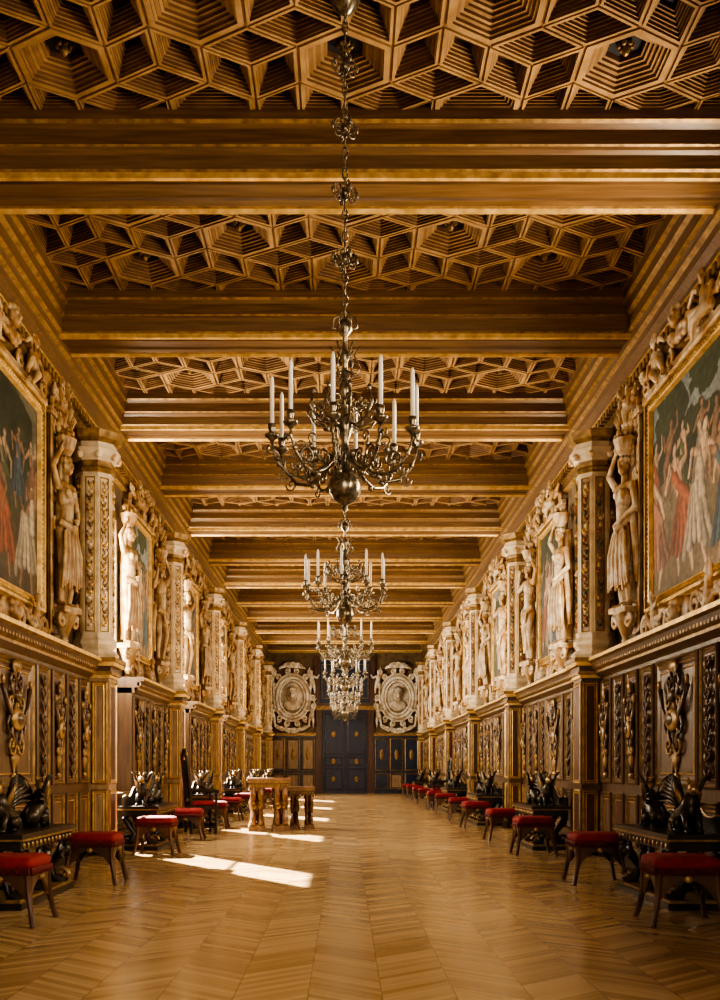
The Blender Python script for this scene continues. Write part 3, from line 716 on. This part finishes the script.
# ------------------------------------------------------------------ chandeliers
def chandelier_meshes():
    m=MB(); C='chandelier_metal'
    m.lathe([(.0,2.70),(.02,2.72),(.012,2.745),(.035,2.76),(.07,2.78),(.10,2.83),(.108,2.87),(.10,2.915),(.07,2.96),(.035,2.99),(.03,3.04),(.055,3.07),(.03,3.10),(.022,3.16),(.045,3.22),(.06,3.27),(.04,3.32),(.02,3.36),(.02,3.44),(.05,3.47),(.035,3.52),(.018,3.56),(.018,3.68),(.04,3.71),(.018,3.75),(.015,3.84),(.05,3.88),(.045,3.93),(.01,3.97)],C,(0,0,0),18)
    def rad(pts,a): return [Vector((p[0]*math.cos(a)-(p[1] if len(p)>2 else 0)*math.sin(a), p[0]*math.sin(a)+(p[1] if len(p)>2 else 0)*math.cos(a), p[-1])) for p in pts]
    def sp(c,r0,r1,a0,t,n=12): return [(c[0]+math.cos(a0+t*2*pi*i/(n-1))*(r0+(r1-r0)*i/(n-1)),0,c[1]+math.sin(a0+t*2*pi*i/(n-1))*(r0+(r1-r0)*i/(n-1))) for i in range(n)]
    for k in range(10):
        a=2*pi*k/10+.16
        m.tube(rad([(.05,0,3.05),(.11,0,3.02),(.18,0,2.95),(.27,0,2.91),(.36,0,2.93),(.43,0,3.0),(.47,0,3.09),(.475,0,3.15)],a),[.011,.011,.012,.012,.011,.010,.009,.009],C,6)
        m.tube(rad(sp((.33,3.0),.075,.015,-pi/2,1.35,14),a),.0075,C,5)
        m.tube(rad(sp((.20,3.02),.07,.015,-pi/2,-1.3,14),a),.0075,C,5)
        m.tube(rad(sp((.40,2.93),.045,.01,0,-1.2,12),a),.006,C,5)
        m.tube(rad(sp((.28,3.12),.05,.01,-pi/2,1.2,12),a),.006,C,5)
        for (r,z,s) in ((.24,2.905,.018),(.44,3.03,.017),(.10,3.06,.018),(.30,3.07,.014)):
            p=rad([(r,0,z)],a)[0]; m.sphere(p,(s,s,s*1.3),C,None,7,5)
        for t in (-.5,0,.5):
            p=rad([(.50,t*.05,3.08+.02*abs(t))],a)[0]; m.sphere(p,(.010,.010,.026),C,None,6,4)
        c=rad([(.475,0,0)],a)[0]
        m.lathe([(.008,3.13),(.02,3.15),(.044,3.165),(.05,3.18),(.045,3.185),(.02,3.18),(.018,3.2),(.024,3.22),(.026,3.25),(.015,3.25)],C,(c.x,c.y,0),10)
        a+=.3
        m.tube(rad([(.03,0,3.28),(.10,0,3.25),(.19,0,3.28),(.25,0,3.36),(.22,0,3.44)],a),[.008]*5,C,5)
        m.tube(rad(sp((.18,3.36),.055,.01,-pi/2,1.3,12),a),.006,C,5)
        m.tube(rad(sp((.10,3.40),.05,.01,0,1.3,12),a),.006,C,5)
        m.sphere(rad([(.22,0,3.46)],a)[0],(.014,.014,.024),C,None,7,5)
    for k in range(6):
        a=2*pi*k/6
        m.tube(rad([(.02,0,3.62),(.07,0,3.58),(.10,0,3.64),(.06,0,3.72),(.10,0,3.78)],a),.006,C,5)
        m.tube(rad([(.03,0,3.88),(.08,0,3.90),(.07,0,3.96),(.03,0,3.99)],a),.006,C,5)
    z=3.98; i=0
    while z<5.98:
        n=10; ax=i%2
        pts=[]
        for k in range(n+1):
            t=2*pi*k/n; x=.016*math.cos(t); zz=z+.038+.043*math.sin(t)
            pts.append((x,0,zz) if ax else (0,x,zz))
        m.tube(pts,.006,C,5); z+=.068; i+=1
    for zz in (4.35,4.78,5.2,5.6):
        m.sphere((0,0,zz),(.024,.024,.034),C,None,8,6)
        for k in range(4):
            a=k*pi/2+.4
            m.tube(rad(sp((.045,zz+.03),.032,.008,-pi/2,1.2,10),a),.0055,C,5)
            m.tube(rad(sp((.045,zz-.04),.032,.008,pi/2,-1.2,10),a),.0055,C,5)
            m.sphere(rad([(.085,0,zz)],a)[0],(.011,.011,.026),C,None,6,4)
    m.lathe([(.02,5.92),(.05,5.95),(.09,6.0),(.10,6.04),(.06,6.07)],C,(0,0,0),12)
    cm=m.mesh('chandelier_frame',True)
    m=MB()
    for k in range(10):
        a=2*pi*k/10+.16; m.lathe([(.014,3.22),(.014,3.50),(.012,3.54),(.004,3.56)],'candle_wax',(.475*math.cos(a),.475*math.sin(a),0),10)
    return cm,m.mesh('candles',True)
cm,cd=chandelier_meshes()
for k in range(7):
    d=6.75+5.6*k
    if d>41: break
    e=empty('chandelier',(0,d,0),.07*k); place(cm,'frame',(0,0,0),0,e); place(cd,'candles',(0,0,0),0,e)

# ------------------------------------------------------------------ furniture
def stool_meshes():
    a=MB(); s=.21
    R=[]
    for z,e in ((.37,.0),(.39,.012),(.42,.014),(.445,.0),(.455,-.03),(.46,-.09)):
        h=s+e; pts=[]
        for k in range(24):
            t=2*pi*k/24; c,sn=math.cos(t),math.sin(t); p=.22
            pts.append(V(math.copysign(abs(c)**p,c)*h,math.copysign(abs(sn)**p,sn)*h,z))
        R.append(pts)
    a.rings(R,'velvet_red',True,True,True)
    f=MB()
    for k in range(4):
        rot=Matrix.Rotation(k*pi/2,3,'Z')
        for i in range(26):
            x=-s+(i+.5)*2*s/26; f.tube([rot@V(x,-s-.008,.385),rot@V(x,-s-.012,.335)],[.009,.006],'fringe_red',5)
    b=MB(); w='stool_wood'
    b.box((-s,-s,.32),(s,s,.372),w)
    for k in range(4):
        rot=Matrix.Rotation(k*pi/2,3,'Z')
        b.tube([rot@V(-s+.02,-s+.02,.35),rot@V(-s+.015,-s+.015,.22),rot@V(-s-.01,-s-.01,.08),rot@V(-s-.03,-s-.03,0)],[.030,.024,.018,.022],w,8)
        n=12; P=[]
        for i in range(n+1):
            x=-s+.03+(2*s-.06)*i/n; t=i/n; z=.30-.13*abs(2*t-1)**2.2
            P.append((x,z))
        for i in range(n):
            (x0,z0),(x1,z1)=P[i],P[i+1]
            for y in (-s+.004,-s+.024):
                b.face([rot@V(x0,y,z0),rot@V(x1,y,z1),rot@V(x1,y,.34),rot@V(x0,y,.34)],w)
            b.face([rot@V(x0,-s+.004,z0),rot@V(x1,-s+.004,z1),rot@V(x1,-s+.024,z1),rot@V(x0,-s+.024,z0)],'gilt_old')
        b.sphere(rot@V(0,-s,.31),(.03,.012,.025),'gilt_old',None,8,6)
    return a.mesh('seat',True),f.mesh('fringe',True),b.mesh('legs',False)
sm=stool_meshes()
def bench_meshes():
    b=MB(); w='walnut_dark'
    b.box((-.74,-.24,.0),(.74,.24,.05),w); b.box((-.72,-.22,.05),(.72,.22,.07),'gilt_old')
    b.box((-.76,-.25,.515),(.76,.25,.555),w); b.box((-.77,-.26,.505),(.77,.26,.52),'gilt_old'); b.box((-.70,-.22,.43),(.70,.22,.505),w)
    for i in range(13): b.sphere((-.64+i*.107,-.225,.465),(.03,.012,.022),'gilt_old',None,7,5)
    for x in (-.6,0,.6):
        for q in (-1,1):
            b.tube([(x,q*.20,.06),(x,q*.12,.10),(x,q*.07,.20),(x,q*.15,.32),(x,q*.20,.40),(x,q*.15,.44)],[.045,.05,.035,.04,.045,.03],w,8)
            c=[V(x,q*.17+math.cos(t*.6)*(.06-.004*t)*q,.13+math.sin(t*.6)*(.06-.004*t)) for t in range(12)]
            b.tube(c,.018,'gilt_old' if q<0 else w,6)
        b.sphere((x,-.2,.34),(.05,.05,.06),'bronze_dark',None,10,7)
        for q in (-1,1): b.tube(spiral((x+q*.1,-.19,.34),.07,.02,pi/2,-q*1.2,12),[.02]*12,'bronze_dark',6)
    b.box((-.70,.18,.55),(.70,.22,.66),w)
    n=24
    for i in range(n):
        x0=-.7+1.4*i/n; x1=-.7+1.4*(i+1)/n
        h=lambda x:.66+.12*math.cos(x*pi/.7*1.0)**2*abs(math.cos(x*2.2))
        b.face([V(x0,.19,.655),V(x1,.19,.655),V(x1,.19,h(x1)),V(x0,.19,h(x0))],w); b.face([V(x0,.215,.655),V(x1,.215,.655),V(x1,.215,h(x1)),V(x0,.215,h(x0))],w)
        b.tube([V(x0,.2,h(x0)),V(x1,.2,h(x1))],.014,'gilt_old',5)
    g=MB()
    for gx,fd in ((-.42,-1),(.42,1)):
        P=lambda x,y,z: V(gx+fd*x,y,.555+z)
        k='bronze_dark'
        g.tube([P(-.14,0,.03),P(-.12,0,.09),P(-.02,0,.15),P(.08,0,.20),P(.12,0,.29)],[.05,.085,.075,.075,.045],k,10)
        g.sphere(P(-.13,0,.08),(.08,.075,.08),k); g.sphere(P(.08,0,.17),(.07,.065,.09),k)
        g.sphere(P(.15,0,.33),(.055,.042,.048),'gilt_old'); g.tube([P(.18,0,.33),P(.225,0,.325),P(.235,0,.295)],[.03,.018,.006],'gilt_old',8)
        for q in (-1,1):
            g.tube([P(.13,q*.02,.37),P(.11,q*.03,.42)],[.015,.004],'gilt_old',6)
            g.tube([P(.10,q*.045,.14),P(.13,q*.05,.07),P(.15,q*.05,.01)],[.034,.024,.022],k,8); g.sphere(P(.175,q*.05,.015),(.035,.024,.018),k,None,8,6)
            g.tube([P(-.1,q*.06,.08),P(-.01,q*.075,.07),P(-.06,q*.075,.015)],[.05,.04,.025],k,8); g.sphere(P(-.02,q*.075,.015),(.04,.024,.018),k,None,8,6)
            for j in range(9):
                a=.2+.17*j; L=.42-.02*j
                c0=P(.05,q*.05,.18+.012*j); tip=c0+V(-fd*math.cos(a)*L*.85,q*.09+.02,math.sin(a)*L*.62)
                g.tube([c0,(c0+tip)/2+V(0,0,.03),tip],[.016,.022,.006],'walnut_dark' if j%2 else k,6,.6)
            g.tube([P(.06,q*.05,.2),P(.04,q*.08,.30),P(-.0,q*.10,.38)],[.025,.025,.012],'gilt_old' ,6)
        g.tube([P(-.19,0,.06),P(-.26,0,.05),P(-.28,0,.13),P(-.24,0,.17)],[.016,.014,.012,.02],k,6)
    return b.mesh('frame'),g.mesh('griffins',True)
bme=bench_meshes()
def place_stool(x,d,r=0.):
    e=empty('upholstered_stool',(x,d,0),r)
    for me,n in zip(sm,('seat','fringe','legs')): place(me,n,(0,0,0),0,e)
for side in (-1,1):
    for k in range(6):
        for j,dd in enumerate((7.05,9.45)):
            d=dd+5.5*k
            if d<38.5: place_stool(side*2.27,d,.04*((k+j)%3-1))
        d=8.33+5.5*k
        if d<38:
            e=empty('griffin_bench',(side*2.60,d,0),side*-pi/2); place(bme[0],'frame',(0,0,0),0,e); place(bme[1],'griffins',(0,0,0),0,e)
def chair_meshes():
    b=MB(); w='walnut_dark'
    for x in (-.23,.23):
        b.tube([(x,-.2,0),(x,-.2,.12),(x,-.2,.28),(x,-.2,.44)],[.028,.02,.03,.022],w,8)
        b.tube([(x,.2,0),(x,.2,.45),(x,.23,.85),(x,.27,1.22)],[.026,.024,.022,.02],w,8)
        b.sphere((x,.275,1.25),(.028,.028,.04),'gilt_old'); b.tube([(x,-.2,.44),(x,-.2,.66)],.02,w,8)
        b.tube([(x,-.24,.66),(x,-.1,.69),(x,.1,.67),(x,.22,.70)],[.028,.022,.022,.02],w,8)
        b.box((x-.015,-.2,.08),(x+.015,.2,.11),w)
    b.box((-.23,-.215,.10),(.23,-.185,.16),w)
    b.box((-.25,-.23,.38),(.25,.22,.44),w)
    b.face([V(-.21,.21,.56),V(.21,.21,.56),V(.21,.26,1.16),V(-.21,.26,1.16)],'walnut_dark'); b.face([V(-.21,.235,.56),V(.21,.235,.56),V(.21,.285,1.16),V(-.21,.285,1.16)],'walnut_dark')
    b.tube([(-.23,.27,1.17),(-.1,.27,1.24),(0,.27,1.32),(.1,.27,1.24),(.23,.27,1.17)],[.02,.028,.035,.028,.02],'bronze_dark',8)
    for z in (.7,.85,1.0):
        for q in (-1,1): b.tube(spiral((q*.08,.20+.0833*(z-.5),z),.07,.02,0,q*1.2,12),.012,'bronze_dark',5)
    c=MB(); R=[]
    for z,h in ((.44,.23),(.46,.245),(.49,.24),(.51,.2),(.515,.1)):
        R.append([V(math.copysign(abs(math.cos(t))**.25,math.cos(t))*h,math.copysign(abs(math.sin(t))**.25,math.sin(t))*h*.88-.01,z) for t in [2*pi*k/24+.001 for k in range(24)]])
    c.rings(R,'velvet_red',True,True,True)
    return b.mesh('frame'),c.mesh('seat_cushion',True)
cme=chair_meshes()
for (x,d,r) in ((-2.3,16.6,1.9),(2.45,26.9,-1.5)):
    e=empty('high_back_chair',(x,d,0),r); place(cme[0],'frame',(0,0,0),0,e); place(cme[1],'seat_cushion',(0,0,0),0,e)
m=MB(); w='table_wood'
m.box((-.62,-.34,.82),(.62,.34,.87),w); m.box((-.60,-.32,.79),(.60,.32,.82),'gilt_old'); m.box((-.56,-.28,.70),(.56,.28,.79),w)
for i in range(14): m.sphere((-.52+i*.08,-.285,.745),(.03,.014,.03),'gilt_old',None,7,5)
for i in range(7): m.sphere((.565,-.24+i*.08,.745),(.014,.03,.03),'gilt_old',None,7,5)
for x in (-.34,.34):
    m.box((x-.24,-.33,0),(x+.24,.33,.08),w); m.box((x-.22,-.30,.08),(x+.22,.30,.11),'gilt_old')
    m.lathe([(.22,.10),(.24,.14),(.18,.20),(.16,.26),(.22,.36),(.26,.46),(.22,.54),(.17,.58),(.21,.62),(.27,.66),(.27,.70)],w,(x,0,0),12,0,True,(.9,1.0))
    for q in (-1,1):
        for dx in (-.11,.11):
            m.tube([(x+dx,q*.28,.10),(x+dx,q*.24,.2),(x+dx,q*.17,.34),(x+dx,q*.22,.5),(x+dx,q*.27,.6),(x+dx,q*.24,.69)],[.075,.08,.06,.075,.085,.07],w,8)
            m.sphere((x+dx,q*.27,.60),(.09,.07,.08),w,None,10,7); m.sphere((x+dx,q*.29,.13),(.09,.06,.05),w,None,10,7)
        for s2 in (-1,1): m.tube(spiral((x+s2*.08,q*.27,.42),.06,.015,0,s2*1.3,12),.018,'gilt_old',5)
tme=m.mesh('carved_table')
place(tme,'carved_table',(-1.27,17.3,0),.10,None,(.58,1.0,1.0))
place(tme,'carved_side_table',(-.74,17.8,0),.05,None,(.36,.9,.82))

# ------------------------------------------------------------------ lights
def area_light(name,loc,rot,sx,sy,e,c):
    l=bpy.data.lights.new(name,'AREA'); l.shape='RECTANGLE'; l.size=sx; l.size_y=sy; l.energy=e; l.color=c
    o=bpy.data.objects.new(name,l); COL.objects.link(o); o.location=loc; o.rotation_euler=rot; return o
for p in PIERS:
    for side in (-1,1):
        q=win(side,p)
        if not q: continue
        a,b,z0,z1=q
        z0=max(z0,2.42)
        e=(520 if side<0 else 300)*(1.3 if p>30 else 1)
        if p<8: e=480
        area_light('window_daylight',(side*(W+.21),(a+b)/2,(z0+z1)/2),(0,side*pi/2,0),z1-z0-.05,b-a-.05,e,(1,.88,.68) if side<0 else (1,.83,.60))  # right-hand lamps are added fill; left-hand ones are the windows' daylight
area_light('window_daylight',(0,Y0-.25,3.0),(pi/2,0,0),4.3,3.9,420,(1,.85,.64))  # added frontal fill lamp behind the camera
s=bpy.data.lights.new('sun','SUN'); s.energy=85; s.angle=.012; s.color=(1,.90,.74)
so=bpy.data.objects.new('sun',s); COL.objects.link(so)
so.rotation_euler=Vector((1,-1.5,-1.45)).to_track_quat('-Z','Y').to_euler()
so.location=(-20,20,20)
w=bpy.data.worlds.new('sky'); scene.world=w; w.use_nodes=True
bg=w.node_tree.nodes['Background']; bg.inputs[0].default_value=(.75,.82,1,1); bg.inputs[1].default_value=.8

# ------------------------------------------------------------------ camera
c=bpy.data.cameras.new('camera'); co=bpy.data.objects.new('camera',c); COL.objects.link(co); scene.camera=co
co.location=(0,0,HE); co.rotation_euler=(pi/2,0,0)
c.sensor_fit='VERTICAL'; c.sensor_height=36; c.lens=37.44; c.shift_x=.015; c.shift_y=.267
c.clip_start=.1; c.clip_end=200
try:
    scene.view_settings.look='AgX - High Contrast'
    scene.view_settings.exposure=-.25
except Exception as ex: print('look',ex)
print('view', scene.view_settings.view_transform, scene.view_settings.look)
